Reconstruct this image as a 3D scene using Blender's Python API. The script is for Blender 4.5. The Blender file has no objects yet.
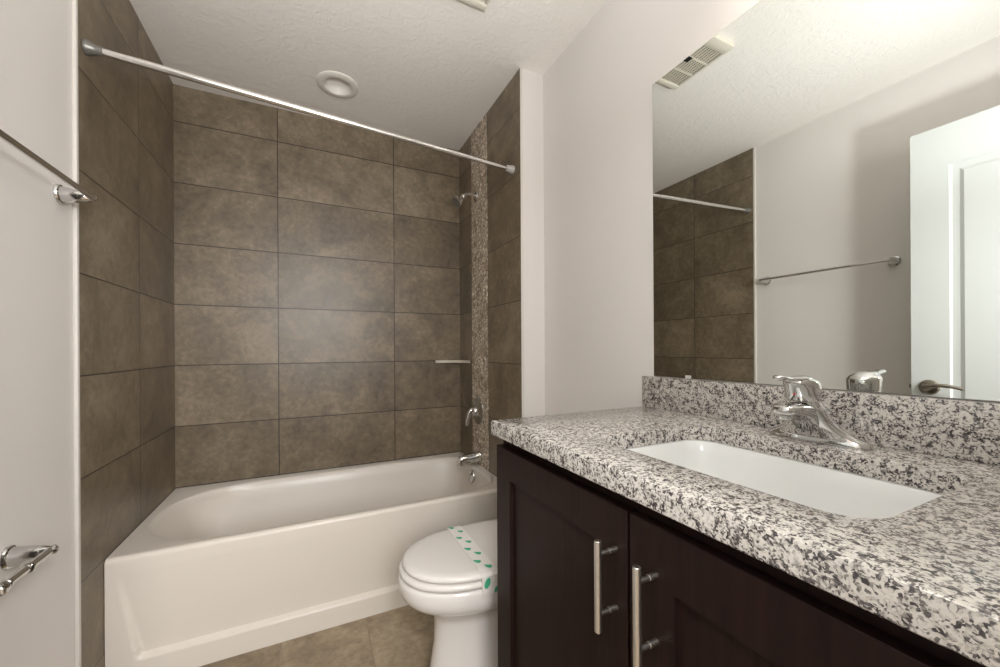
import bpy, bmesh, math, random
from mathutils import Vector, Matrix
random.seed(7)
S = bpy.context.scene
PI = math.pi

# ------------------------------------------------------------------ camera
CX, CY, CZ = 0.6175, -2.4332, 1.1227
YAW, ROLL, FPX, PPY = 0.4531, -0.0054, 385.0, 349.164
cam = bpy.data.cameras.new('camera')
cam.sensor_fit = 'HORIZONTAL'; cam.sensor_width = 36.0
cam.lens = 36.0 * FPX / 1000.0
cam.shift_x = 0.0; cam.shift_y = (PPY - 333.5) / 1000.0
cam.clip_start = 0.01
cam_ob = bpy.data.objects.new('camera', cam); S.collection.objects.link(cam_ob)
_f = Vector((math.sin(YAW), math.cos(YAW), 0)); _r = Vector((math.cos(YAW), -math.sin(YAW), 0)); _u = _r.cross(_f)
_r2 = _r * math.cos(ROLL) + _u * math.sin(ROLL); _u2 = -_r * math.sin(ROLL) + _u * math.cos(ROLL)
M = Matrix((( _r2.x, _u2.x, -_f.x, CX), (_r2.y, _u2.y, -_f.y, CY), (_r2.z, _u2.z, -_f.z, CZ), (0, 0, 0, 1)))
cam_ob.matrix_world = M
S.camera = cam_ob

# ------------------------------------------------------------------ world, exposure, large lights
w = bpy.data.worlds.new('world'); S.world = w; w.use_nodes = True
w.node_tree.nodes['Background'].inputs[0].default_value = (1.0, 0.97, 0.94, 1)
w.node_tree.nodes['Background'].inputs[1].default_value = 0.3
S.view_settings.view_transform = 'Standard'
S.view_settings.look = 'None'
S.view_settings.gamma = 1.0
S.view_settings.use_curve_mapping = False
S.view_settings.exposure = 0.15

def light(name, kind, loc, energy, color=(1, 1, 1), target=None, **kw):
    l = bpy.data.lights.new(name, kind); l.energy = energy; l.color = color
    for k, v in kw.items(): setattr(l, k, v)
    o = bpy.data.objects.new(name, l); S.collection.objects.link(o); o.location = loc
    if target is not None:
        o.rotation_euler = (Vector(target) - Vector(loc)).to_track_quat('-Z', 'Y').to_euler()
    return o
HALL_W, FLASH_W, BULB_W, SHADE_E, BOUNCE_W = 76.0, 6.0, 1.0, 2.0, 56.0
light('hall_fill', 'AREA', (1.0, -3.75, 1.72), HALL_W, (0.98, 0.985, 1.0), (0.75, -1.0, 1.45), shape='RECTANGLE', size=1.4, size_y=1.2)  # added fill light in the unseen hall, shining in through the doorway
light('camera_flash', 'AREA', (0.73, -2.43, 1.42), FLASH_W, (0.94, 0.98, 1.0), (0.75, 0.0, 1.45), shape='DISK', size=0.16)
light('ceiling_fill_spot', 'SPOT', (0.74, -2.42, 1.50), BOUNCE_W, (0.94, 0.98, 1.0), (0.72, -1.95, 2.45), spot_size=math.radians(112), spot_blend=.8, shadow_soft_size=.05)  # spot added to brighten the ceiling and even out the room

# ------------------------------------------------------------------ node helpers / materials
def new_mat(name):
    m = bpy.data.materials.new(name); m.use_nodes = True
    nt = m.node_tree; b = nt.nodes['Principled BSDF']
    return m, nt, b
def N(nt, t, **kw):
    n = nt.nodes.new(t)
    for k, v in kw.items():
        if hasattr(n, k): setattr(n, k, v)
        else: n.inputs[k.replace('_', ' ')].default_value = v
    return n
def srgb(r, g, b):
    f = lambda c: (c / 255 / 12.92) if c / 255 <= .04045 else ((c / 255 + .055) / 1.055) ** 2.4
    return (f(r), f(g), f(b), 1)
def L(nt, a, b): nt.links.new(a, b)
def ramp(nt, pts, interp='LINEAR'):
    n = nt.nodes.new('ShaderNodeValToRGB'); cr = n.color_ramp; cr.interpolation = interp
    while len(cr.elements) < len(pts): cr.elements.new(0.5)
    for e, (p, c) in zip(cr.elements, pts): e.position = p; e.color = c
    return n
def simple(name, col, rough=.5, metal=0., spec=.5, coat=0., bump=None, **kw):
    m, nt, b = new_mat(name)
    b.inputs['Base Color'].default_value = col; b.inputs['Roughness'].default_value = rough
    b.inputs['Metallic'].default_value = metal; b.inputs['Specular IOR Level'].default_value = spec
    b.inputs['Coat Weight'].default_value = coat
    tc = N(nt, 'ShaderNodeTexCoord')
    if bump:
        sc, st, dist = bump
        no = N(nt, 'ShaderNodeTexNoise', Scale=sc, Detail=4.0)
        bp = N(nt, 'ShaderNodeBump', Strength=st, Distance=dist)
        L(nt, tc.outputs['Object'], no.inputs['Vector']); L(nt, no.outputs['Fac'], bp.inputs['Height']); L(nt, bp.outputs['Normal'], b.inputs['Normal'])
    else:
        no = N(nt, 'ShaderNodeTexNoise', Scale=9.0, Detail=2.0)
        mr = N(nt, 'ShaderNodeMapRange'); mr.inputs['To Min'].default_value = rough * .9; mr.inputs['To Max'].default_value = min(1, rough * 1.1)
        L(nt, tc.outputs['Object'], no.inputs['Vector']); L(nt, no.outputs['Fac'], mr.inputs['Value']); L(nt, mr.outputs['Result'], b.inputs['Roughness'])
    return m

def tile_mat(name, axes, origin, size, c_dark, c_mid, c_light, grout, mortar=.005, rough=.38):
    """axes: which object axes run along tile length and height; origin: a joint crossing; size: (length, height)"""
    m, nt, b = new_mat(name)
    tc = N(nt, 'ShaderNodeTexCoord'); sp = N(nt, 'ShaderNodeSeparateXYZ'); L(nt, tc.outputs['Object'], sp.inputs[0])
    cb = N(nt, 'ShaderNodeCombineXYZ')
    for i in range(2):
        a = N(nt, 'ShaderNodeMath', operation='SUBTRACT'); L(nt, sp.outputs['XYZ'.index(axes[i])], a.inputs[0])
        a.inputs[1].default_value = origin[i] - 20 * size[i] 
        L(nt, a.outputs[0], cb.inputs[i])
    br = N(nt, 'ShaderNodeTexBrick', offset=0.0, squash=1.0)
    br.inputs['Scale'].default_value = 1.0; br.inputs['Brick Width'].default_value = size[0]; br.inputs['Row Height'].default_value = size[1]
    br.inputs['Mortar Size'].default_value = mortar / 2; br.inputs['Mortar Smooth'].default_value = .15
    br.inputs['Color1'].default_value = (0, 0, 0, 1); br.inputs['Color2'].default_value = (1, 1, 1, 1); br.inputs['Mortar'].default_value = (.5, .5, .5, 1)
    L(nt, cb.outputs[0], br.inputs['Vector'])
    # per-tile offset into the cloud pattern
    sc = N(nt, 'ShaderNodeVectorMath', operation='SCALE'); sc.inputs['Scale'].default_value = 7.3; L(nt, br.outputs['Color'], sc.inputs[0])
    ad = N(nt, 'ShaderNodeVectorMath', operation='ADD'); L(nt, tc.outputs['Object'], ad.inputs[0]); L(nt, sc.outputs[0], ad.inputs[1])
    n1 = N(nt, 'ShaderNodeTexNoise', Scale=4.5, Detail=8.0, Roughness=.68, Distortion=.5); L(nt, ad.outputs[0], n1.inputs['Vector'])
    n2 = N(nt, 'ShaderNodeTexNoise', Scale=38.0, Detail=5.0, Roughness=.7, Distortion=.2); L(nt, ad.outputs[0], n2.inputs['Vector'])
    mx = N(nt, 'ShaderNodeMix', data_type='FLOAT'); mx.inputs[0].default_value = .38
    L(nt, n1.outputs['Fac'], mx.inputs[2]); L(nt, n2.outputs['Fac'], mx.inputs[3])
    tv = N(nt, 'ShaderNodeMath', operation='MULTIPLY_ADD'); tv.inputs[1].default_value = .07; L(nt, br.outputs['Color'], tv.inputs[0]); 
    L(nt, mx.outputs[0], tv.inputs[2])
    rp = ramp(nt, [(.36, c_dark), (.53, c_mid), (.70, c_light)]); L(nt, tv.outputs[0], rp.inputs[0])
    mc = N(nt, 'ShaderNodeMix', data_type='RGBA'); L(nt, br.outputs['Fac'], mc.inputs[0]); L(nt, rp.outputs[0], mc.inputs[6]); mc.inputs[7].default_value = grout
    L(nt, mc.outputs[2], b.inputs['Base Color'])
    rr = N(nt, 'ShaderNodeMapRange'); rr.inputs['To Min'].default_value = rough - .08; rr.inputs['To Max'].default_value = rough + .12
    L(nt, n2.outputs['Fac'], rr.inputs['Value']); L(nt, rr.outputs[0], b.inputs['Roughness'])
    b.inputs['Specular IOR Level'].default_value = .5
    hb = N(nt, 'ShaderNodeMath', operation='MULTIPLY_ADD'); hb.inputs[1].default_value = -1.0; L(nt, br.outputs['Fac'], hb.inputs[0]); 
    h2 = N(nt, 'ShaderNodeMath', operation='MULTIPLY'); h2.inputs[1].default_value = .25; L(nt, n2.outputs['Fac'], h2.inputs[0]); L(nt, h2.outputs[0], hb.inputs[2])
    bp = N(nt, 'ShaderNodeBump', Strength=.5, Distance=.0015); L(nt, hb.outputs[0], bp.inputs['Height']); L(nt, bp.outputs[0], b.inputs['Normal'])
    return m

TD, TM_, TL = srgb(86, 75, 60), srgb(116, 103, 84), srgb(150, 134, 112)
GROUT = srgb(50, 42, 34)
Z0, DZ, C1, DX = 2.2689, 0.3048, 0.4498, 0.6248
m_tile_back = tile_mat('taupe_tile_back', 'XZ', (C1, Z0), (DX, DZ), TD, TM_, TL, GROUT)
m_tile_left = tile_mat('taupe_tile_side', 'YZ', (-0.43, Z0), (DX, DZ), TD, TM_, TL, GROUT, mortar=.004)
m_tile_right = tile_mat('taupe_tile_plumbing', 'YZ', (-0.46, Z0), (DX, DZ), TD, TM_, TL, GROUT, mortar=.004)
m_floor = tile_mat('floor_tile', 'XY', (0.506, -0.72), (0.306, 0.61), srgb(104, 91, 73), srgb(140, 124, 101), srgb(176, 159, 133), srgb(140, 125, 104), mortar=.004, rough=.45)

def plaster(name, col, scale, strength, dist, rough=.6):
    m, nt, b = new_mat(name)
    b.inputs['Base Color'].default_value = col; b.inputs['Roughness'].default_value = rough; b.inputs['Specular IOR Level'].default_value = .3
    tc = N(nt, 'ShaderNodeTexCoord')
    n1 = N(nt, 'ShaderNodeTexNoise', Scale=scale, Detail=6.0, Roughness=.6, Distortion=1.2)
    L(nt, tc.outputs['Object'], n1.inputs['Vector'])
    rp = ramp(nt, [(.4, (0, 0, 0, 1)), (.6, (1, 1, 1, 1))]); L(nt, n1.outputs['Fac'], rp.inputs[0])
    bp = N(nt, 'ShaderNodeBump', Strength=strength, Distance=dist); L(nt, rp.outputs[0], bp.inputs['Height']); L(nt, bp.outputs[0], b.inputs['Normal'])
    return m
m_wall = plaster('painted_drywall', srgb(226, 220, 215), 60, .08, .001)
m_ceil = plaster('knockdown_ceiling', srgb(242, 236, 229), 26, .32, .003, .75)
m_white = simple('white_trim_paint', srgb(232, 229, 222), .35)
m_door = simple('white_door_paint', srgb(203, 204, 201), .4)
m_caulk = simple('white_edge_trim', srgb(214, 208, 200), .5)
m_tub = simple('white_acrylic', srgb(218, 210, 199), .3, spec=.4)
m_china = simple('white_vitreous_china', srgb(232, 227, 222), .1, coat=.4)
m_sink = simple('sink_white_china', srgb(228, 227, 224), .12, coat=.4)
m_seat = simple('toilet_seat_plastic', srgb(230, 224, 218), .25)
m_chrome = simple('chrome', (.68, .675, .665, 1), .04, 1.0)
m_chrome_d = simple('satin_chrome', (.55, .54, .51, 1), .25, 1.0)
m_rod = simple('polished_rod_steel', (.80, .78, .75, 1), .22, 1.0)
m_nickel = simple('brushed_nickel', (.72, .68, .63, 1), .33, 1.0)
m_bronze = simple('antique_nickel', (.33, .29, .24, 1), .3, 1.0)
m_rubber = simple('grey_rubber', srgb(120, 118, 112), .35, metal=.4)
m_cap = simple('pale_grey_rubber', srgb(186, 182, 176), .4)
m_black = simple('dark_recess', srgb(16, 14, 13), .7)
m_grille = simple('ivory_grille_plastic', srgb(222, 215, 200), .4)
m_slot = simple('grille_slot', srgb(60, 55, 44), .7)
m_red = simple('red_hot_dot', srgb(190, 30, 40), .4)
m_paper = simple('white_paper_band', srgb(230, 224, 218), .6)
m_green = simple('green_print', srgb(72, 172, 134), .7)
m_stone = simple('cream_stone', srgb(205, 196, 180), .25)
m_lens = simple('white_lens', srgb(232, 226, 216), .4)
m_mirror = simple('mirror_silver', (.79, .815, .785, 1), .0, 1.0)
for n in list(m_mirror.node_tree.nodes):
    if n.type in ('MAP_RANGE', 'TEX_NOISE'): m_mirror.node_tree.nodes.remove(n)
m_mirror.node_tree.nodes['Principled BSDF'].inputs['Roughness'].default_value = 0.0
m_mirror_edge = simple('mirror_edge_glass', srgb(150, 160, 152), .15)
m_clip = simple('clear_plastic_clip', srgb(200, 200, 192), .2)

def cabinet_mat():
    m, nt, b = new_mat('espresso_wood')
    tc = N(nt, 'ShaderNodeTexCoord'); mp = N(nt, 'ShaderNodeMapping'); mp.inputs['Scale'].default_value = (30, 30, 2.2)
    L(nt, tc.outputs['Object'], mp.inputs[0])
    n = N(nt, 'ShaderNodeTexNoise', Scale=3.0, Detail=5.0, Roughness=.6, Distortion=.4); L(nt, mp.outputs[0], n.inputs['Vector'])
    rp = ramp(nt, [(.3, srgb(29, 19, 17)), (.7, srgb(42, 28, 25))]); L(nt, n.outputs['Fac'], rp.inputs[0]); L(nt, rp.outputs[0], b.inputs['Base Color'])
    b.inputs['Roughness'].default_value = .42; b.inputs['Specular IOR Level'].default_value = .1
    return m
m_cab = cabinet_mat()

def granite():
    m, nt, b = new_mat('speckled_granite')
    tc = N(nt, 'ShaderNodeTexCoord')
    d = N(nt, 'ShaderNodeTexNoise', Scale=90.0, Detail=3.0); L(nt, tc.outputs['Object'], d.inputs['Vector'])
    sc = N(nt, 'ShaderNodeVectorMath', operation='SCALE'); sc.inputs['Scale'].default_value = .009; L(nt, d.outputs['Color'], sc.inputs[0])
    ad = N(nt, 'ShaderNodeVectorMath', operation='ADD'); L(nt, tc.outputs['Object'], ad.inputs[0]); L(nt, sc.outputs[0], ad.inputs[1])
    v1 = N(nt, 'ShaderNodeTexVoronoi', Scale=400.0); L(nt, ad.outputs[0], v1.inputs['Vector'])
    s1 = N(nt, 'ShaderNodeSeparateColor'); L(nt, v1.outputs['Color'], s1.inputs[0])
    cl = N(nt, 'ShaderNodeTexNoise', Scale=95.0, Detail=3.0, Roughness=.6); L(nt, ad.outputs[0], cl.inputs['Vector'])
    # cells darken where the cluster noise is high
    mul = N(nt, 'ShaderNodeMath', operation='MULTIPLY_ADD'); mul.inputs[1].default_value = .55; L(nt, s1.outputs[0], mul.inputs[0])
    cm = N(nt, 'ShaderNodeMapRange'); cm.inputs['From Min'].default_value = .35; cm.inputs['From Max'].default_value = .68; cm.inputs['To Max'].default_value = .5
    L(nt, cl.outputs['Fac'], cm.inputs['Value']); L(nt, cm.outputs[0], mul.inputs[2])
    rp = ramp(nt, [(0.0, srgb(212, 207, 200)), (.36, srgb(201, 195, 187)), (.50, srgb(184, 177, 169)), (.58, srgb(148, 142, 136)), (.66, srgb(106, 100, 97)), (.80, srgb(66, 61, 62)), (1.0, srgb(50, 45, 46))], 'LINEAR')
    L(nt, mul.outputs[0], rp.inputs[0])
    L(nt, rp.outputs[0], b.inputs['Base Color'])
    b.inputs['Roughness'].default_value = .14; b.inputs['Specular IOR Level'].default_value = .5
    return m
m_granite = granite()

def mosaic():
    m, nt, b = new_mat('pebble_mosaic')
    tc = N(nt, 'ShaderNodeTexCoord'); mp = N(nt, 'ShaderNodeMapping'); mp.inputs['Scale'].default_value = (1, .8, 1.0); L(nt, tc.outputs['Object'], mp.inputs[0])
    v = N(nt, 'ShaderNodeTexVoronoi', Scale=46.0); L(nt, mp.outputs[0], v.inputs['Vector'])
    e = N(nt, 'ShaderNodeTexVoronoi', Scale=46.0, feature='DISTANCE_TO_EDGE'); L(nt, mp.outputs[0], e.inputs['Vector'])
    s = N(nt, 'ShaderNodeSeparateColor'); L(nt, v.outputs['Color'], s.inputs[0])
    rp = ramp(nt, [(0.0, srgb(146, 126, 110)), (.2, srgb(196, 177, 158)), (.5, srgb(234, 218, 198)), (.75, srgb(208, 190, 171)), (1.0, srgb(250, 240, 226))]); L(nt, s.outputs[0], rp.inputs[0])
    g = ramp(nt, [(.03, (1, 1, 1, 1)), (.09, (0, 0, 0, 1))]); L(nt, e.outputs['Distance'], g.inputs[0])
    mc = N(nt, 'ShaderNodeMix', data_type='RGBA'); L(nt, g.outputs[0], mc.inputs[0]); L(nt, rp.outputs[0], mc.inputs[6]); mc.inputs[7].default_value = srgb(132, 117, 101)
    L(nt, mc.outputs[2], b.inputs['Base Color']); b.inputs['Roughness'].default_value = .3
    hr = ramp(nt, [(0.02, (0, 0, 0, 1)), (.2, (1, 1, 1, 1))]); L(nt, e.outputs['Distance'], hr.inputs[0])
    bp = N(nt, 'ShaderNodeBump', Strength=.8, Distance=.004); L(nt, hr.outputs[0], bp.inputs['Height']); L(nt, bp.outputs[0], b.inputs['Normal'])
    return m
m_mosaic = mosaic()

def shade_mat():
    m, nt, b = new_mat('lit_frosted_glass')
    b.inputs['Base Color'].default_value = (.9, .88, .84, 1); b.inputs['Roughness'].default_value = .5
    b.inputs['Emission Color'].default_value = (1.0, .97, .92, 1); b.inputs['Emission Strength'].default_value = SHADE_E
    return m
m_shade = shade_mat()

# ------------------------------------------------------------------ object helpers
ROOT = {}
def origin_of(o):
    v = Vector((0, 0, 0))
    while o is not None:
        v += o.location; o = o.parent
    return v
def thing(name, label, cat, loc, group=None):
    o = bpy.data.objects.new(name, None); S.collection.objects.link(o); o.location = loc
    o.empty_display_size = .05; o['label'] = label; o['category'] = cat
    if group: o['group'] = group
    return o
def obj(name, bm, mats, parent=None, smooth=True, angle=35, loc=None, label=None):
    """bm in world coordinates; stored relative to parent (or loc)"""
    me = bpy.data.meshes.new(name)
    bmesh.ops.recalc_face_normals(bm, faces=bm.faces[:])
    off = origin_of(parent) if parent is not None else Vector(loc or (0, 0, 0))
    o = bpy.data.objects.new(name, me); S.collection.objects.link(o)
    if parent is not None:
        o.parent = parent; 
        if loc is not None:
            o.location = Vector(loc) - off; off = Vector(loc)
    else:
        o.location = off
    bmesh.ops.translate(bm, verts=bm.verts[:], vec=-off)
    if smooth:
        ca = math.radians(angle)
        for f in bm.faces: f.smooth = True
        for e in bm.edges:
            if len(e.link_faces) == 2: e.smooth = e.calc_face_angle(PI) < ca
    bm.to_mesh(me); bm.free()
    for m in (mats if isinstance(mats, (list, tuple)) else [mats]): me.materials.append(m)
    if label: o['label'] = label
    return o
def struct(o): o['kind'] = 'structure'; return o
def B(): return bmesh.new()
def box(bm, x0, x1, y0, y1, z0, z1, bev=0., mi=0, seg=2):
    r = bmesh.ops.create_cube(bm, size=1.0)
    vs = r['verts']
    for v in vs:
        v.co = Vector(((x0 + x1) / 2 + v.co.x * (x1 - x0), (y0 + y1) / 2 + v.co.y * (y1 - y0), (z0 + z1) / 2 + v.co.z * (z1 - z0)))
    fs = list({f for v in vs for f in v.link_faces})
    for f in fs: f.material_index = mi
    if bev > 0:
        es = list({e for v in vs for e in v.link_edges})
        bmesh.ops.bevel(bm, geom=es, offset=bev, segments=seg, profile=.5, affect='EDGES', clamp_overlap=True)
    return bm
def loft(bm, rings, cap0=True, cap1=True, mi=0, closed=True):
    vr = [[bm.verts.new(p) for p in r] for r in rings]
    n = len(vr[0])
    for a, b in zip(vr, vr[1:]):
        for i in range(n if closed else n - 1):
            j = (i + 1) % n
            try:
                f = bm.faces.new((a[i], a[j], b[j], b[i])); f.material_index = mi
            except ValueError: pass
    if cap0: bm.faces.new(vr[0][::-1]).material_index = mi
    if cap1: bm.faces.new(vr[-1]).material_index = mi
    return vr
def frame(d):
    d = Vector(d).normalized(); a = Vector((0, 0, 1)) if abs(d.z) < .9 else Vector((1, 0, 0))
    u = d.cross(a).normalized(); v = d.cross(u).normalized()
    return u, v
def lathe(bm, base, axis, prof, n=32, mi=0, cap0=True, cap1=True):
    """prof: list of (distance along the axis, radius)"""
    base = Vector(base); d = Vector(axis).normalized(); u, v = frame(d)
    rings = [[base + d * t + (u * math.cos(2 * PI * i / n) + v * math.sin(2 * PI * i / n)) * max(r, 1e-5) for i in range(n)] for t, r in prof]
    return loft(bm, rings, cap0, cap1, mi)
def tube(bm, pts, rad, n=16, mi=0, flat=None):
    """round tube along a list of points; rad number or list; flat: (sideways, vertical) scale list"""
    pts = [Vector(p) for p in pts]
    rad = rad if isinstance(rad, (list, tuple)) else [rad] * len(pts)
    rings = []; u = None
    for i, p in enumerate(pts):
        d = (pts[min(i + 1, len(pts) - 1)] - pts[max(i - 1, 0)]).normalized()
        if u is None: u, v = frame(d)
        else:
            u = (u - d * u.dot(d)).normalized(); v = d.cross(u).normalized()
        rings.append([p + (u * math.cos(2 * PI * k / n) + v * math.sin(2 * PI * k / n)) * rad[i] for k in range(n)])
    return loft(bm, rings, mi=mi)
def sellipse(cx, cy, a0, a1, bq, z, n=64, e0=2.0, e1=2.0):
    """superellipse ring in XY; a0/e0 for the -x half, a1/e1 for the +x half"""
    out = []
    for i in range(n):
        t = 2 * PI * i / n; c, s = math.cos(t), math.sin(t)
        a, e = (a1, e1) if c >= 0 else (a0, e0)
        out.append(Vector((cx + a * math.copysign(abs(c) ** (2 / e), c), cy + bq * math.copysign(abs(s) ** (2 / e), s), z)))
    return out
def rrect(cx, cy, hx, hy, r, z, n=8):
    out = []
    for k, (sx, sy) in enumerate(((1, 1), (-1, 1), (-1, -1), (1, -1))):
        for i in range(n + 1):
            t = k * PI / 2 + i / n * PI / 2
            out.append(Vector((cx + sx * (hx - r) + r * math.cos(t), cy + sy * (hy - r) + r * math.sin(t), z)))
    return out
def smooth(a, b, x):
    t = min(1, max(0, (x - a) / (b - a))); return t * t * (3 - 2 * t)

# ------------------------------------------------------------------ setting
W, WT, ZC = 1.6346, 1.505, 2.4524
YL, YR = -0.8696, -0.8418
YF = -2.462                      # inner face of the front wall with the doorway
T = .009                         # tile thickness
bm = B(); box(bm, -1.3, 2.9, -4.0, .12, -.1, 0); struct(obj('floor', bm, m_floor, smooth=False))
LX, LY, LR = .738, -.345, .063
def ceiling():
    bm = B(); n = 64; x0, x1, y0, y1 = -1.3, 2.9, -4.0, .12
    def rect(z):
        out = []
        for i in range(n):
            c, q = math.cos(2 * PI * i / n), math.sin(2 * PI * i / n); k = 1 / max(abs(c), abs(q))
            out.append(Vector((LX + c * k * ((x1 - LX) if c > 0 else (LX - x0)), LY + q * k * ((y1 - LY) if q > 0 else (LY - y0)), z)))
        return out
    circ = lambda z: [Vector((LX + LR * math.cos(2 * PI * i / n), LY + LR * math.sin(2 * PI * i / n), z)) for i in range(n)]
    loft(bm, [rect(ZC + .1), rect(ZC), circ(ZC), circ(ZC + .07)])
    struct(obj('ceiling', bm, m_ceil, smooth=False))
ceiling()
bm = B(); box(bm, -.12, -T, YF - .12, .12, 0, ZC); wl = struct(obj('wall_left', bm, m_wall, smooth=False))
bm = B(); box(bm, -T, 0, YL, 0, 0, ZC); struct(obj('tile_cladding', bm, m_tile_left, wl, smooth=False))
bm = B(); box(bm, -T, WT + .1, T, .12, 0, ZC); wb = struct(obj('wall_back', bm, m_wall, smooth=False))
bm = B(); box(bm, -T, WT + T, 0, T, 0, ZC); struct(obj('tile_cladding', bm, m_tile_back, wb, smooth=False))
bm = B(); box(bm, WT + T, W + .12, YR, T, 0, ZC); wj = struct(obj('wall_plumbing', bm, m_wall, smooth=False))
MY0, MY1 = -0.457, -0.222
bm = B(); box(bm, WT, WT + T, YR, MY0, 0, ZC); box(bm, WT, WT + T, MY1, 0, 0, ZC)
struct(obj('tile_cladding', bm, m_tile_right, wj, smooth=False))
bm = B(); box(bm, WT - .002, WT + T, MY0, MY1, 0, ZC); struct(obj('pebble_mosaic_strip', bm, m_mosaic, wj, smooth=False))
bm = B(); box(bm, W, W + .12, YF - .12, YR, 0, ZC); struct(obj('wall_right', bm, m_wall, smooth=False))
# front wall with the doorway the camera stands in
DX0, DX1, DH = 0.165, 0.965, 2.09
bm = B(); box(bm, -T, DX0, YF - .12, YF, 0, ZC); box(bm, DX1, W, YF - .12, YF, 0, ZC); box(bm, DX0, DX1, YF - .12, YF, DH, ZC)
struct(obj('wall_front', bm, m_wall, smooth=False))
# hall beyond the doorway
bm = B(); box(bm, -1.3, 2.9, -4.1, -4.0, 0, ZC); struct(obj('wall_hall_far', bm, m_wall, smooth=False))
bm = B(); box(bm, -1.4, -1.3, -4.1, YF - .12, 0, ZC); struct(obj('wall_hall_left', bm, m_wall, smooth=False))
bm = B(); box(bm, 2.9, 3.0, -4.1, YF - .12, 0, ZC); struct(obj('wall_hall_right', bm, m_wall, smooth=False))
bm = B(); box(bm, -1.3, -.12, YF - .12, YF, 0, ZC); box(bm, W + .12, 2.9, YF - .12, YF, 0, ZC); struct(obj('wall_hall_near', bm, m_wall, smooth=False))
# edge trims of the tile
bm = B(); box(bm, -T, .001, YL - .013, YL, 0, ZC, .002); struct(obj('trim_1', bm, m_caulk))
bm = B(); box(bm, WT - .001, WT + .012, YR - .004, YR, 0, ZC, .0015); struct(obj('trim_2', bm, m_caulk))
bm = B(); box(bm, -T, .004, -1.60, YL - .013, 0, .083, .003); struct(obj('baseboard_left', bm, m_white))
bm = B(); box(bm, W - .013, W, -1.475, YR, 0, .083, .003); struct(obj('baseboard_right', bm, m_white))

# ------------------------------------------------------------------ open door along the left wall
def door():
    x0, x1 = .165, .20; ya, yb = YF + .022, -1.680; z0, z1 = .012, 2.074
    bm = B()
    # slab with two raised panels on the room face, built as a grid of faces
    def panel_face(x, sgn):
        stile = .112
        ys = [ya, ya + stile, yb - stile, yb]
        zs = [z0, .24, .72, .86, z1 - .167, z1]
        V = {}
        for i, y in enumerate(ys):
            for k, z in enumerate(zs): V[i, k] = bm.verts.new((x, y, z))
        for i in range(3):
            for k in range(5):
                if i == 1 and k in (1, 3):
                    q = [V[i, k], V[i + 1, k], V[i + 1, k + 1], V[i, k + 1]]
                    yl, yh, zl, zh = ys[i], ys[i + 1], zs[k], zs[k + 1]
                    prev = q
                    for ins, dep in ((.006, .0), (.012, .009), (.034, .009), (.048, .002)):
                        nv = [bm.verts.new((x - sgn * dep, y, z)) for y, z in ((yl + ins, zl + ins), (yh - ins, zl + ins), (yh - ins, zh - ins), (yl + ins, zh - ins))]
                        for a in range(4): bm.faces.new((prev[a], prev[(a + 1) % 4], nv[(a + 1) % 4], nv[a]))
                        prev = nv
                    bm.faces.new(prev)
                else:
                    bm.faces.new((V[i, k], V[i + 1, k], V[i + 1, k + 1], V[i, k + 1]))
        return V
    F = panel_face(x1, 1); Bk = panel_face(x0, -1)
    for k in range(5):
        bm.faces.new((F[0, k], F[0, k + 1], Bk[0, k + 1], Bk[0, k])); bm.faces.new((F[3, k], F[3, k + 1], Bk[3, k + 1], Bk[3, k]))
    for i in range(3):
        bm.faces.new((F[i, 0], F[i + 1, 0], Bk[i + 1, 0], Bk[i, 0])); bm.faces.new((F[i, 5], F[i + 1, 5], Bk[i + 1, 5], Bk[i, 5]))
    d = struct(obj('door_1', bm, m_door, smooth=False, loc=(.18, ya, 0)))
    for sx, xx in ((1, x1), (-1, x0)):
        bm = B(); c = Vector((xx, -1.737, .945))
        lathe(bm, c, (sx, 0, 0), [(0, .033), (.006, .033), (.011, .029), (.014, .016), (.036, .0125), (.05, .013), (.056, .009)])
        pts = []; rad = []
        for i in range(13):
            t = i / 12
            pts.append(c + Vector((sx * (.047 + .006 * math.sin(t * PI)), -.115 * t + .005, .004 + .012 * math.sin(t * PI * .9) - .006 * t)))
            rad.append(.0105 - .0045 * t)
        tube(bm, pts, rad)
        obj('door_handle', bm, m_bronze, d)
    bm = B(); box(bm, .172, .193, -1.681, -1.679, .917, .973, .0005); box(bm, .177, .188, -1.68, -1.668, .936, .954, .003)
    obj('latch', bm, m_bronze, d)
door()
# door casing on the room side (head and jambs)
bm = B(); box(bm, DX1, DX1 + .057, YF, YF + .012, 0, DH + .057, .003); box(bm, DX0 - .057, DX0, YF, YF + .012, 0, DH + .057, .003); box(bm, DX0, DX1, YF, YF + .012, DH, DH + .057, .003)
struct(obj('trim_3', bm, m_white))

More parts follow.
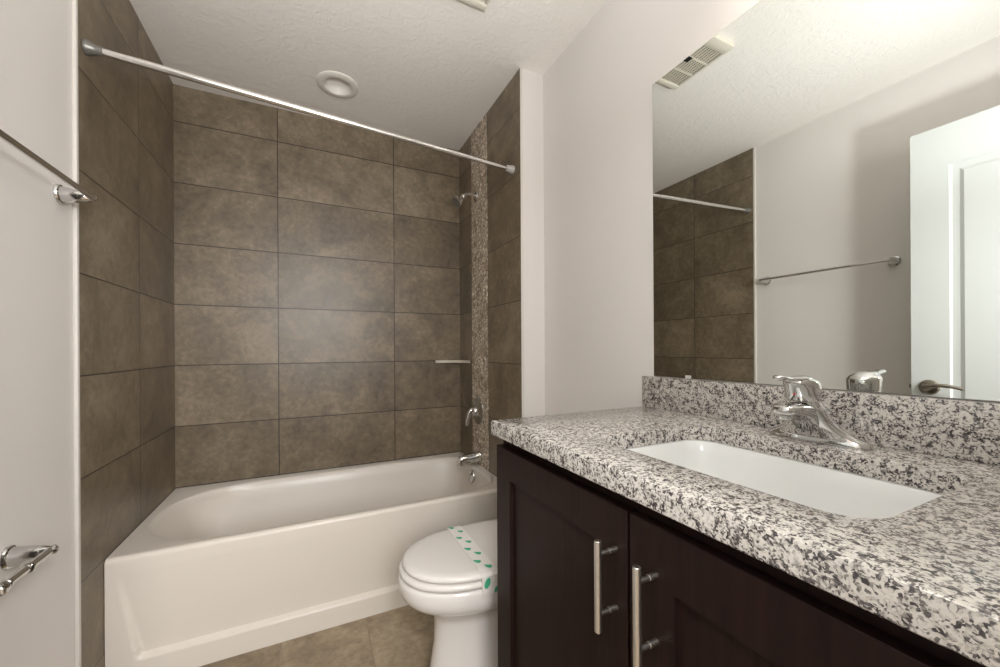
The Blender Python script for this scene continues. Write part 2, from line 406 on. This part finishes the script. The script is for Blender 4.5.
# ------------------------------------------------------------------ bathtub
YT, ZT = -0.7318, 0.4373
def bathtub():
    root = thing('bathtub', 'white acrylic alcove bathtub with a smooth recessed apron', 'bathtub', (WT / 2, YT / 2, 0))
    e = .0015
    n = 96
    bm = B()
    xa, xb, ya, yb = e, WT - e, YT + .016, -e
    cx, cy = .40, -.365
    def rect_ring(z):
        out = []
        for i in range(n):
            t = 2 * PI * i / n; c, s = math.cos(t), math.sin(t)
            # direction scaled to the rectangle (uneven half lengths)
            k = 1 / max(abs(c), abs(s))
            u, v = c * k, s * k
            out.append(Vector((cx + u * ((xb - cx) if u > 0 else (cx - xa)), cy + v * ((yb - cy) if v > 0 else (cy - ya)), z)))
        return out
    def basin(t, z, grow=0.):
        # t = 0 lip, 1 floor outline
        c_ = cx + .12 * t
        a0 = .362 + (.27 - .362) * t + grow; a1 = (1.458 - cx) + (.86 - (1.458 - cx)) * t ** 1.5 + grow
        if t > 0: a1 = (1.458 - .055 * t - c_) + grow
        b_ = .318 - .100 * t + grow; cc = -.379
        e1 = 7.0 - 3 * t; e0 = 2.35 + 4.5 * min(1, t * 1.5)
        return sellipse(c_, cc, a0, a1, b_, z, n, e0, e1)
    rings = [rect_ring(ZT)]
    rings.append(basin(0, ZT, .012))
    rings.append(basin(0, ZT - .002, .005))
    rings.append(basin(0.005, ZT - .008, 0))
    zf = .075
    for i in range(1, 13):
        s = i / 12
        z = ZT - .008 - (ZT - .008 - zf - .05) * s
        rings.append(basin(.05 + .62 * s, z))
    for i in range(1, 7):
        a = i / 6 * PI / 2
        rings.append(basin(.67 + .33 * math.sin(a) * 1.0 , zf + .05 - .05 * (1 - math.cos(a))))
    vr = loft(bm, rings, cap0=False, cap1=True)
    obj('basin', bm, m_tub, root, angle=50)
    # apron with a recessed panel sloping inwards towards the foot
    bm = B()
    xs = [e + (WT - 2 * e) * i / 220 for i in range(221)]
    zs = [ZT * .0 + (ZT - .016) * k / 90 for k in range(91)]
    def dep(x, z):
        zt, zb = .385, .088 + .004
        d = .020 * min(1, max(0, (zt - z) / (zt - zb)))
        dl = .044 + (.084 - .044) * (.32 - z) / .22
        m = smooth(dl - .006, dl + .008, x) * smooth(dl - .006, dl + .008, WT - x)
        return d * m * smooth(zb - .011, zb + .002, z)
    V = [[bm.verts.new((x, YT + dep(x, z), z)) for x in xs] for z in zs]
    for k in range(1, 7):
        a = k / 6 * PI / 2
        V.append([bm.verts.new((x, YT + .016 * (1 - math.cos(a)), ZT - .016 + .016 * math.sin(a))) for x in xs])
    for r0, r1 in zip(V, V[1:]):
        for i in range(len(xs) - 1): bm.faces.new((r0[i], r0[i + 1], r1[i + 1], r1[i]))
    # back of the shell, so the apron has thickness
    bk = [[bm.verts.new((x, YT + .045, z)) for x in (xs[0], xs[-1])] for z in (0, ZT - .03)]
    bm.faces.new((bk[0][0], bk[0][1], bk[1][1], bk[1][0]))
    bm.faces.new([V[k][0] for k in range(91)] + [bk[1][0], bk[0][0]])
    bm.faces.new([V[k][-1] for k in range(91)] + [bk[1][1], bk[0][1]])
    bm.faces.new(V[0] + [bk[0][1], bk[0][0]])
    obj('apron', bm, m_tub, root, angle=50)
    bm = B(); c = Vector((1.447, -.352, .387))
    lathe(bm, c, (-1, 0, .15), [(-.004, .036), (.004, .036), (.008, .034), (.010, .029), (.0085, .026), (.013, .012), (.016, .010), (.018, .006)])
    obj('overflow_plate', bm, m_chrome, root, label='round chrome overflow plate')
    bm = B(); lathe(bm, (1.22, -.36, .0745), (0, 0, 1), [(0, .034), (.003, .034), (.004, .028), (.002, .02), (.012, .018), (.016, .006)])
    obj('drain', bm, m_chrome, root, label='round chrome drain')
bathtub()

# ------------------------------------------------------------------ tub fittings on the mosaic strip
def spout():
    root = thing('tub_spout', 'chrome tub spout with diverter knob above the bath rim', 'faucet', (WT - .002, -.335, .492))
    bm = B(); x = WT - .0025; y, z = -.335, .492
    lathe(bm, (x, y, z), (-1, 0, -.06), [(0, .033), (.008, .033), (.014, .0305), (.05, .030), (.09, .0275), (.115, .0255), (.126, .0235), (.131, .019), (.133, .010)], 32)
    lathe(bm, (x - .112, y, z - .012), (-.12, 0, -1), [(0, .019), (.018, .018), (.026, .0165), (.026, .013), (.020, .012)], 24)
    obj('spout_body', bm, m_chrome, root)
    bm = B(); lathe(bm, (x - .118, y, z + .018), (0, 0, 1), [(0, .005), (.012, .005), (.014, .009), (.02, .009), (.023, .005)])
    obj('diverter_knob', bm, m_chrome, root)
spout()
def valve():
    c = Vector((WT - .0025, -.325, .757))
    root = thing('shower_valve', 'chrome round shower valve with lever handle on mosaic strip', 'shower valve', c)
    bm = B(); lathe(bm, c, (-1, 0, 0), [(0, .082), (.004, .082), (.009, .078), (.014, .06), (.018, .035), (.022, .030)], 48)
    obj('escutcheon', bm, m_chrome, root)
    bm = B(); lathe(bm, c + Vector((-.018, 0, 0)), (-1, 0, 0), [(0, .031), (.012, .030), (.022, .026), (.030, .016), (.033, .004)], 32)
    obj('valve_hub', bm, m_chrome, root)
    bm = B(); pts = []; rad = []
    for i in range(15):
        t = i / 14
        a = t * PI * .55
        pts.append(c + Vector((-.034 - .036 * math.sin(a * .9), .012 * t, .008 + .018 * math.sin(a * 1.2) - .105 * t ** 1.6)))
        rad.append(.0145 - .003 * t + .003 * math.sin(t * PI))
    tube(bm, pts, rad)
    obj('lever', bm, m_chrome, root)
valve()
def shower():
    root = thing('overhead_shower', 'small chrome shower head on a bent arm above the tub', 'shower', (WT - .002, -.308, 2.035))
    x, y, z = WT - .0025, -.308, 2.035
    bm = B(); lathe(bm, (x, y, z), (-1, 0, 0), [(0, .03), (.003, .03), (.010, .024), (.013, .012)]); obj('flange', bm, m_chrome_d, root)
    bm = B(); pts = [(x, y, z)]
    for i in range(11):
        a = i / 10 * PI * .30
        pts.append((x - .035 - .06 * math.sin(a) - .0, y - .012 * i / 10, z + .006 - .06 * (1 - math.cos(a))))
    tube(bm, pts, .0105, 16); obj('shower_arm', bm, m_chrome, root)
    e = Vector(pts[-1]); d = Vector((-.72, -.14, -.62)).normalized()
    bm = B(); lathe(bm, e - d * .004, d, [(0, .012), (.006, .017), (.016, .017), (.022, .013), (.032, .017), (.052, .029), (.064, .034), (.071, .034), (.073, .031)], 32)
    hd = obj('spray_head', bm, m_chrome, root)
    bm = B(); lathe(bm, e + d * .0685, d, [(0, .029), (.002, .028), (.003, .02)], 32); obj('spray_face', bm, m_rubber, hd)
shower()
# corner shelf
bm = B(); n = 14; zt, zb = 1.052, 1.036
pr = [Vector((WT, 0, 0))] + [Vector((WT - .172, 0, 0))]
pts = [(WT - .172, -.0005), (WT - .172, -.016)]
for i in range(n + 1):
    t = i / n * PI / 2
    pts.append((WT - .172 + .165 * math.sin(t) * 1.0 - .0 , -.016 - .165 * (1 - math.cos(t))))
pts += [(WT - .0005, -.181), (WT - .0005, -.0005)]
pts = [(min(px, WT - .0005), py) for px, py in pts]
loft(bm, [[Vector((a, b, zb)) for a, b in pts], [Vector((a, b, zt)) for a, b in pts]])
o = obj('corner_shelf', bm, m_stone, smooth=False, loc=(WT - .08, -.08, zb))
o['label'] = 'small cream stone corner shelf in the tiled tub corner'; o['category'] = 'shelf'
# curtain rod
def rod():
    a, b = Vector((0, -.835, 2.046)), Vector((WT, -.767, 2.000)); d = (b - a).normalized(); Ln = (b - a).length
    root = thing('shower_curtain_rod', 'long straight chrome tension rod across the tub alcove', 'shower curtain rod', a)
    bm = B(); lathe(bm, a + d * .035, d, [(0, .0118), (Ln * .52 - .035, .0118)], 24); obj('outer_tube', bm, m_rod, root)
    bm = B(); lathe(bm, a + d * (Ln * .5), d, [(0, .0098), (Ln * .5 - .03, .0098)], 24); obj('inner_tube', bm, m_rod, root)
    bm = B(); lathe(bm, a, d, [(.001, .0215), (.005, .0225), (.010, .021), (.020, .0165), (.031, .0138), (.034, .0142), (.041, .0142), (.043, .0115)], 32); obj('end_cap', bm, m_rubber, root)
    bm = B(); lathe(bm, b, -d, [(.001, .020), (.005, .020), (.020, .0175), (.026, .0155), (.036, .0155), (.038, .011)], 32); obj('end_cap', bm, m_cap, root, label='pale grey end cap')
rod()

# ------------------------------------------------------------------ left wall hardware
def post(bm, base, x1):
    b = Vector(base); Ln = x1 - b.x
    lathe(bm, b, (1, 0, 0), [(0, .025), (.004, .0265), (.008, .0250), (.010, .0210), (.02, .0205), (Ln * .6, .0175), (Ln * .88, .0135), (Ln, .0105), (Ln + .010, .0088), (Ln + .014, .004)], 32)
def towel_bar():
    x = .062; z = 1.556
    root = thing('towel_bar', 'slim chrome towel bar on the left painted wall', 'towel bar', (-T, -1.24, z))
    bm = B(); lathe(bm, (x, -1.565, z), (0, 1, 0), [(0, .0075), (.615, .0075)], 20); obj('bar', bm, m_chrome, root)
    for y in (-.952, -1.558):
        bm = B(); post(bm, (-T, y, z), x - .006); obj('post', bm, m_chrome, root)
towel_bar()
def tp_holder():
    x = .062; y0, z = -1.158, .656
    root = thing('toilet_paper_holder', 'empty chrome toilet paper holder low on the left wall', 'toilet paper holder', (-T, y0, z))
    bm = B(); post(bm, (-T, y0, z), x); obj('post', bm, m_chrome, root)
    bm = B()
    lathe(bm, (x, y0 + .016, z), (0, -1, 0), [(0, .004), (.003, .008), (.022, .0092), (.092, .0092), (.093, .0118), (.099, .0118), (.100, .0085), (.158, .0085), (.160, .0105), (.164, .0105), (.166, .009),
          (.169, .0115), (.176, .0145), (.184, .0145), (.191, .0115), (.195, .005)], 24)
    obj('arm', bm, m_chrome, root)
tp_holder()

# ------------------------------------------------------------------ ceiling fixtures
def downlight():
    c = Vector((.738, -.345, ZC))
    root = thing('recessed_ceiling_light', 'round white recessed ceiling light above the bathtub, switched off', 'ceiling light', c)
    bm = B(); lathe(bm, c, (0, 0, -1), [(-.0, .097), (.004, .097), (.008, .090), (.010, .078), (.009, .066), (.004, .062), (.0005, .061)], 64, cap0=False, cap1=False)
    obj('trim_ring', bm, m_lens, root)
    bm = B(); lathe(bm, c, (0, 0, -1), [(.004, .0622), (-.012, .0600), (-.026, .053), (-.036, .038), (-.041, .02), (-.042, .001)], 64, cap0=False, cap1=True)
    obj('lens', bm, m_lens, root)
downlight()
def fan():
    x0, x1, y0, y1 = .978, 1.225, -1.376, -1.066; z = ZC
    root = thing('exhaust_fan_grille', 'white slotted exhaust fan grille on the ceiling near the mirror', 'exhaust fan', ((x0 + x1) / 2, (y0 + y1) / 2, z))
    d = .016
    bm = B(); box(bm, x0, x1, y1 - .028, y1, z - d - .004, z - .0003, .005); obj('end_rail', bm, m_grille, root)
    bm = B(); box(bm, x0, x1, y0, y0 + .05, z - d - .004, z - .0003, .005); obj('end_rail', bm, m_grille, root)
    bm = B(); box(bm, x0 + .008, x1 - .008, y0 + .045, y1 - .02, z - .006, z - .0005); obj('dark_backing', bm, m_slot, root, smooth=False)
    bm = B(); a, b_ = y0 + .048, y1 - .026
    k = 16
    for i in range(k):
        xx = x0 + .012 + (x1 - x0 - .024) * i / (k - 1)
        box(bm, xx - .0036, xx + .0036, a, b_, z - d, z - .005)
    for i in range(4):
        yy = a + (b_ - a) * i / 3
        box(bm, x0 + .006, x1 - .006, yy - .004, yy + .004, z - d - .0006, z - .005)
    box(bm, x0, x0 + .012, y0 + .01, y1 - .01, z - d, z - .0005); box(bm, x1 - .012, x1, y0 + .01, y1 - .01, z - d, z - .0005)
    obj('louvre_grille', bm, m_grille, root, smooth=False)
    bm = B(); box(bm, 1.085, 1.112, -1.252, -1.222, z - d - .0015, z - d, .0005); obj('latch_slot', bm, m_black, root)
fan()

# ------------------------------------------------------------------ toilet
def toilet():
    yc = -1.178
    root = thing('toilet', 'white elongated toilet with closed lid between tub and vanity', 'toilet', (1.25, yc, 0))
    n = 72
    def egg(xf, xb, hw, z, e0=2.15, e1=3.2, cfrac=.46):
        cx = xf + (xb - xf) * cfrac
        return sellipse(cx, yc, cx - xf, xb - cx, hw, z, n, e0, e1)
    bm = B()
    rings = [egg(.955, 1.50, .113, 0), egg(.957, 1.50, .111, .015), egg(.966, 1.49, .104, .06), egg(.980, 1.48, .098, .15), egg(.980, 1.47, .098, .225), egg(.970, 1.46, .104, .255),
             egg(.945, 1.45, .123, .277), egg(.912, 1.44, .147, .296), egg(.888, 1.43, .162, .312), egg(.872, 1.43, .171, .330), egg(.865, 1.43, .1755, .35), egg(.864, 1.43, .176, .375), egg(.866, 1.43, .175, .3845), egg(.871, 1.425, .170, .3875)]
    loft(bm, rings); box(bm, 1.38, 1.60, yc - .11, yc + .11, .30, .392, .02)
    obj('bowl', bm, m_china, root, angle=60)
    bm = B()
    loft(bm, [egg(.876, 1.395, .168, .3922), egg(.869, 1.40, .175, .394), egg(.867, 1.40, .177, .401), egg(.869, 1.40, .175, .409), egg(.876, 1.395, .168, .4115)])
    obj('seat', bm, m_seat, root, angle=60)
    bm = B()
    loft(bm, [egg(.886, 1.405, .165, .4155), egg(.879, 1.41, .172, .417), egg(.877, 1.41, .174, .423), egg(.879, 1.41, .172, .429), egg(.887, 1.40, .165, .4335), egg(.91, 1.38, .145, .4362), egg(.98, 1.32, .085, .4378), egg(1.05, 1.22, .03, .438)])
    for s in (-1, 1): box(bm, 1.385, 1.43, yc + s * .075 - .02, yc + s * .075 + .02, .394, .432, .006)
    obj('lid', bm, m_seat, root, angle=60)
    bm = B()
    loft(bm, [rrect(1.527, yc, .085, .195, .03, .393), rrect(1.527, yc, .092, .205, .03, .42), rrect(1.525, yc, .097, .215, .03, .73), rrect(1.525, yc, .097, .215, .03, .735)])
    obj('tank', bm, m_china, root, angle=50)
    bm = B()
    loft(bm, [rrect(1.525, yc, .100, .220, .03, .736), rrect(1.525, yc, .104, .224, .032, .742), rrect(1.525, yc, .104, .224, .032, .762), rrect(1.525, yc, .098, .218, .03, .770)])
    obj('tank_lid', bm, m_china, root, angle=50)
    bm = B(); lathe(bm, (1.432, yc - .15, .69), (-1, 0, 0), [(-.006, .012), (.004, .012), (.008, .008), (.014, .008)])
    tube(bm, [(1.416, yc - .15, .69), (1.414, yc - .12, .688), (1.414, yc - .08, .684)], [.006, .0055, .005]); obj('flush_lever', bm, m_chrome, root)
    # bolt caps
    for s in (-1, 1):
        bm = B(); lathe(bm, (1.22, yc + s * .108, .0), (0, 0, 1), [(0, .014), (.012, .013), (.02, .008), (.022, .002)]); obj('bolt_cap', bm, m_china, root)
toilet()
def paper_band():
    yc = -1.178; z = .4394
    bm = B(); x0, x1 = 1.076, 1.130
    hw = .1685
    path = [(yc + hw + .0115, .405), (yc + hw + .0105, .428), (yc + hw + .001, .4345), (yc + hw - .012, .4375)]
    for i in range(9): path.append((yc + hw - .03 - (2 * hw - .06) * i / 8, z + .0006))
    path += [(yc - hw + .012, .4375), (yc - hw - .001, .4345), (yc - hw - .0105, .428), (yc - hw - .0125, .405), (yc - hw - .0135, .382), (yc - hw - .0125, .371)]
    rings = []
    for i, (y, zz) in enumerate(path):
        a, b_ = path[max(i - 1, 0)], path[min(i + 1, len(path) - 1)]
        d = Vector((b_[0] - a[0], b_[1] - a[1])).normalized(); ny, nz = d.y * .0006, -d.x * .0006
        if nz < 0 and abs(d.x) > abs(d.y): ny, nz = -ny, -nz
        rings.append([Vector((x0, y, zz)), Vector((x1, y, zz)), Vector((x1, y + ny, zz + nz)), Vector((x0, y + ny, zz + nz))])
    loft(bm, rings)
    # green printed leaves: two staggered columns across the lid
    def leaf(cx, cy, s=1.0):
        zz = z + .0022; pts = []
        for i in range(9):
            a = i / 8 * PI
            pts.append((cx - .0115 * s * math.cos(a), cy - .020 * s * math.sin(a) + .011 * s * (1 - i / 8)))
        vs = [bm.verts.new((px, py, zz)) for px, py in pts]
        f = bm.faces.new(vs); f.material_index = 1
    for i in range(4):
        leaf(1.091, -1.028 - .0855 * i, .82 + .05 * i); leaf(1.112, -1.068 - .0855 * i, .82 + .05 * i)
    def leaf_side(cx, cz, s):
        vs = []
        for i in range(12):
            a = i / 12 * 2 * PI
            vs.append(bm.verts.new((cx + .010 * s * math.cos(a) + .004 * s * math.sin(a), yc - hw - .0150, cz + .016 * s * math.sin(a))))
        f = bm.faces.new(vs); f.material_index = 1
    leaf_side(1.093, .410, 1.0); leaf_side(1.122, .384, .6)
    o = obj('paper_band', bm, [m_paper, m_green], smooth=False, loc=(1.103, yc, .4384))
    o['label'] = 'white paper sanitary band with green leaf print across toilet lid'; o['category'] = 'paper band'
paper_band()

# ------------------------------------------------------------------ vanity
XF, YC0, YC1 = 1.0545, -1.4775, YF + .004
ZCT, ZCB, ZSL = .9292, .8900, .8945
def vanity():
    root = thing('vanity_cabinet', 'dark espresso vanity cabinet with two shaker doors', 'vanity cabinet', (1.36, -1.97, 0))
    ya, yb = YC1 + .002, -1.472
    bm = B()
    t = .018; x0 = 1.0945; x1 = W - .014; ztop = ZCB - .0005
    box(bm, x0, x1, yb - t, yb, .0, ztop)                      # end panel
    box(bm, x0, x1, ya, ya + t, 0, ztop)
    box(bm, x1 - .008, x1, ya, yb, .1, ztop)
    box(bm, x0, x1, ya, yb, .10, .118)
    box(bm, x0 + .06, x0 + .075, ya, yb, 0, .10)               # toe kick
    box(bm, x0, x0 + .019, ya + t, yb - t, ztop - .036, ztop)          # face frame rails and stiles
    box(bm, x0, x0 + .019, ya + t, yb - t, .118, .135)
    box(bm, x0 + .0005, x0 + .019, yb - .04, yb - t, .135, ztop - .036); box(bm, x0 + .0005, x0 + .019, ya + t, ya + .04, .135, ztop - .036); box(bm, x0 + .0005, x0 + .019, -1.985, -1.945, .135, ztop - .036)
    obj('cabinet_box', bm, m_cab, root, smooth=False)
    xd0, xd1 = 1.0725, 1.0925
    ZD0, ZD1 = .115, .859
    for (y0, y1, hy, st) in ((-1.9625, -1.4735, -1.938, .0765), (-2.456, -1.9685, -2.022, .085)):
        bm = B()
        ch = .0012
        # outer frame with recessed flat panel, front face toward -x
        def rr(x, ins): return [Vector((x, y0 + ins, ZD0 + ins)), Vector((x, y1 - ins, ZD0 + ins)), Vector((x, y1 - ins, ZD1 - ins)), Vector((x, y0 + ins, ZD1 - ins))]
        rings = [rr(xd1, 0), rr(xd0 + ch, 0), rr(xd0, ch), rr(xd0, st), rr(xd0 + .010, st + .0015)]
        loft(bm, rings)
        d = obj('door', bm, m_cab, root, smooth=False, loc=(xd0, y0, ZD0))
        bm = B(); xb = 1.034
        lathe(bm, (xb, hy, .661), (0, 0, 1), [(0, .0052), (.0008, .006), (.1482, .006), (.149, .0052)], 24)
        for pz in (.690, .788): lathe(bm, (xb, hy, pz), (1, 0, 0), [(0, .0038), (xd0 - xb - .016, .0038), (xd0 - xb - .0155, .0046), (xd0 - xb, .0046)], 16)
        obj('handle', bm, m_nickel, d, label='brushed nickel bar handle')
vanity()
# countertop with sink cutout
SX, SY, SHX, SHY, SR = 1.3285, -2.002, .1665, .2305, .055
def counter():
    bm = B(); n = 12
    inner = rrect(SX, SY, SHX, SHY, SR, 0, n); N_ = len(inner)
    x0, x1, y0, y1 = XF, W, YC1, YC0
    outer = []
    for k, (px, py) in enumerate(((x1, y1), (x0, y1), (x0, y0), (x1, y0))):
        # distribute the outer boundary points so every inner point has a partner
        nxt = ((x1, y1), (x0, y1), (x0, y0), (x1, y0))[(k + 1) % 4]
        prv = ((x1, y1), (x0, y1), (x0, y0), (x1, y0))[(k - 1) % 4]
        for i in range(n + 1):
            s = (i - n / 2) / (n / 2)
            q = prv if s < 0 else nxt
            f = abs(s) * .22
            outer.append(Vector((px + (q[0] - px) * f, py + (q[1] - py) * f, 0)))
    ez = .005
    def at(r, z, ins=0, inn=False):
        out = []
        for p in r:
            x, y = p.x, p.y
            if not inn:
                x = min(max(x, x0 + ins), x1); y = min(max(y, y0), y1 - ins)
            else:
                dx, dy = x - SX, y - SY
                x = SX + dx * (SHX + ins) / SHX; y = SY + dy * (SHY + ins) / SHY
            out.append(Vector((x, y, z)))
        return out
    rings = [at(inner, ZSL, 0, True), at(inner, ZCT - .003, 0, True), at(inner, ZCT - .0009, .0009, True), at(inner, ZCT, .003, True),
             at(outer, ZCT, .006), at(outer, ZCT - .0018, .0018), at(outer, ZCT - .006, 0), at(outer, ZCB + .002, 0), at(outer, ZCB, .002), at(outer, ZCB, .032), at(outer, ZSL, .034), at(inner, ZSL, 0, True)]
    loft(bm, rings, cap0=False, cap1=False)
    bmesh.ops.remove_doubles(bm, verts=bm.verts[:], dist=1e-6)
    o = obj('countertop', bm, m_granite, angle=30, loc=(1.34, -1.97, ZCB))
    o['label'] = 'polished grey speckled granite countertop with a rectangular sink cutout'; o['category'] = 'countertop'
    bm = B(); box(bm, W - .022, W - .0005, YC1, YC0, ZCT + .0003, 1.0298, .0015)
    o = obj('backsplash', bm, m_granite, loc=(W - .011, -1.97, ZCT))
    o['label'] = 'low speckled granite backsplash strip below the mirror'; o['category'] = 'backsplash'
counter()
def sink():
    root = thing('sink_basin', 'white rectangular undermount sink set into the granite top', 'sink', (SX, SY, ZCB - .15))
    bm = B()
    zt = ZSL - .0004
    R = lambda ins, r, z: rrect(SX, SY, SHX - ins, SHY - ins, r, z, 10)
    rings = [R(-.02, SR + .02, zt - .014), R(-.02, SR + .02, zt), R(-.002, SR, zt), R(.001, SR, zt - .004), R(.006, SR, zt - .03), R(.014, SR + .005, zt - .09)]
    for i in range(1, 7):
        a = i / 6 * PI / 2
        rings.append(R(.014 + .045 * (1 - math.cos(a)), SR + .01, zt - .09 - .045 * math.sin(a)))
    rings += [R(.10, SR * .8, zt - .142), R(.15, .014, zt - .146)]
    rings2 = [R(.14, .014, zt - .158), R(.02, SR, zt - .15), R(-.004, SR, zt - .09), R(-.006, SR, zt - .014)]
    loft(bm, [rings2[3], rings2[2], rings2[1], rings2[0]][::-1] + rings, cap0=True, cap1=True)
    obj('bowl', bm, m_sink, root, angle=60)
    bm = B(); lathe(bm, (SX, SY, zt - .147), (0, 0, 1), [(0, .021), (.003, .021), (.0045, .018), (.003, .014), (.006, .012), (.008, .003)]); obj('drain', bm, m_chrome, root, label='round chrome sink drain')
sink()

# ------------------------------------------------------------------ faucet
def faucet():
    fx, fy, z = 1.553, -2.0038, ZCT + .0004
    root = thing('faucet', 'chrome single lever faucet with red dot beside the sink', 'faucet', (fx, fy, z))
    n = 48
    def sec(hx, hy, zz, ox=0, e=2.4):
        return [Vector((fx + ox + hx * math.copysign(abs(math.cos(2 * PI * i / n)) ** (2 / e), math.cos(2 * PI * i / n)), fy + hy * math.copysign(abs(math.sin(2 * PI * i / n)) ** (2 / e), math.sin(2 * PI * i / n)), z + zz)) for i in range(n)]
    bm = B()
    rings = [sec(.027, .0905, 0), sec(.0275, .0905, .005), sec(.0265, .0885, .010), sec(.0255, .078, .015, -.002), sec(.0255, .063, .022, -.007), sec(.026, .050, .031, -.014), sec(.0262, .0415, .042, -.022), sec(.0265, .036, .054, -.030), sec(.027, .032, .068, -.039), sec(.027, .029, .080, -.045), sec(.0262, .0275, .0835, -.046)]
    loft(bm, rings)
    obj('base', bm, m_chrome, root, angle=60)
    # spout: flat tongue swelling into the body
    bm = B(); rr = []
    for t, hw, zt_, zb_ in ((0.005, .029, .076, .012), (.02, .029, .080, .014), (.04, .0275, .083, .028), (.06, .026, .0845, .046), (.085, .0245, .085, .058), (.105, .0235, .0845, .062), (.118, .0215, .0835, .0635), (.126, .0175, .082, .065), (.1305, .011, .079, .068)):
        zc, hz = (zt_ + zb_) / 2, (zt_ - zb_) / 2
        rr.append([Vector((fx - t, fy + hw * math.copysign(abs(math.cos(2 * PI * i / 32)) ** (2 / 3.2), math.cos(2 * PI * i / 32)), z + zc + hz * math.copysign(abs(math.sin(2 * PI * i / 32)) ** (2 / 3.2), math.sin(2 * PI * i / 32)))) for i in range(32)])
    loft(bm, rr)
    obj('spout', bm, m_chrome, root, angle=60)
    bm = B(); lathe(bm, (fx - .110, fy, z + .0655), (0, 0, -1), [(0, .0125), (.009, .0125), (.011, .0115), (.011, .009), (.007, .008)]); obj('aerator', bm, m_chrome, root)
    # handle: domed cap with a thick tongue forward
    bm = B(); ox = -.048
    rr = [sec(.0265, .0265, .0865, ox, 2), sec(.0285, .028, .088, ox, 2), sec(.030, .029, .098, ox - .001, 2), sec(.0325, .0295, .110, ox - .003, 2.1), sec(.034, .0295, .119, ox - .004, 2.2)]
    for k in range(1, 8):
        a = k / 7 * PI / 2; q = max(math.cos(a), .02)
        rr.append(sec(.034 * q, .0295 * q, .119 + .019 * math.sin(a), ox - .004 - .012 * math.sin(a), 2.1))
    loft(bm, rr)
    obj('handle_cap', bm, m_chrome, root, angle=60)
    bm = B(); rr = []
    for t, hw, zc, hz in ((.036, .010, .127, .004), (.046, .020, .129, .007), (.06, .0215, .1315, .0072), (.078, .019, .132, .0068), (.094, .0145, .1315, .0058), (.108, .0118, .1325, .0052), (.122, .0118, .1345, .0056), (.134, .0108, .1355, .0054), (.141, .007, .1355, .0038), (.1435, .003, .1355, .0015)):
        rr.append([Vector((fx - t, fy + hw * math.cos(2 * PI * i / 24), z + zc + hz * math.sin(2 * PI * i / 24))) for i in range(24)])
    loft(bm, rr)
    obj('lever', bm, m_chrome, root, angle=60)
    bm = B(); lathe(bm, (fx + ox - .0318, fy, z + .102), (-1, 0, -.1), [(-.002, .0026), (.0006, .0026), (.0012, .0015)], 12); obj('temperature_dot', bm, m_red, root, label='tiny red temperature dot')
faucet()

# ------------------------------------------------------------------ mirror
def mirror():
    y0, y1, z0, z1 = YF + .01, -1.5145, 1.0325, 1.9917
    root = thing('wall_mirror', 'large frameless wall mirror above the granite backsplash', 'mirror', (W - .003, (y0 + y1) / 2, z0))
    bm = B(); box(bm, W - .006, W - .0004, y0, y1, z0, z1)
    for f in bm.faces: f.material_index = 0 if f.calc_center_median().x < W - .0055 else 1
    obj('glass', bm, [m_mirror, m_mirror_edge], root, smooth=False)
    bm = B(); box(bm, W - .009, W - .0062, -1.652, -1.634, 1.0305, 1.041, .001); obj('mirror_clip', bm, m_clip, root)
mirror()

# ------------------------------------------------------------------ vanity light above the mirror
def vanity_light():
    zc = 2.30; ys = (-1.95, -2.12, -2.29)
    root = thing('vanity_light', 'three shade vanity light bar mounted on the wall above the mirror', 'wall light', (W - .02, -2.12, zc))
    bm = B(); box(bm, W - .024, W - .0005, -2.33, -1.91, zc - .055 + .05, zc + .055 + .05, .006); obj('backplate', bm, m_nickel, root)
    for y in ys:
        bm = B(); tube(bm, [(W - .02, y, zc + .05), (W - .10, y, zc + .055), (W - .125, y, zc + .045), (W - .13, y, zc + .02)], .007)
        lathe(bm, (W - .13, y, zc + .03), (0, 0, -1), [(0, .016), (.02, .022), (.028, .022)]); obj('arm', bm, m_nickel, root)
        bm = B(); c = (W - .13, y, zc + .005)
        lathe(bm, c, (0, 0, -1), [(0, .022), (.012, .03), (.05, .042), (.10, .055), (.125, .064), (.125, .061), (.10, .052), (.05, .039), (.014, .027), (.008, .01)], 32, cap0=False, cap1=True)
        sh = obj('shade', bm, m_shade, root)
        l = light('vanity_bulb', 'POINT', (W - .13, y, zc - .075), BULB_W, (1.0, .97, .92), shadow_soft_size=.028)
vanity_light()
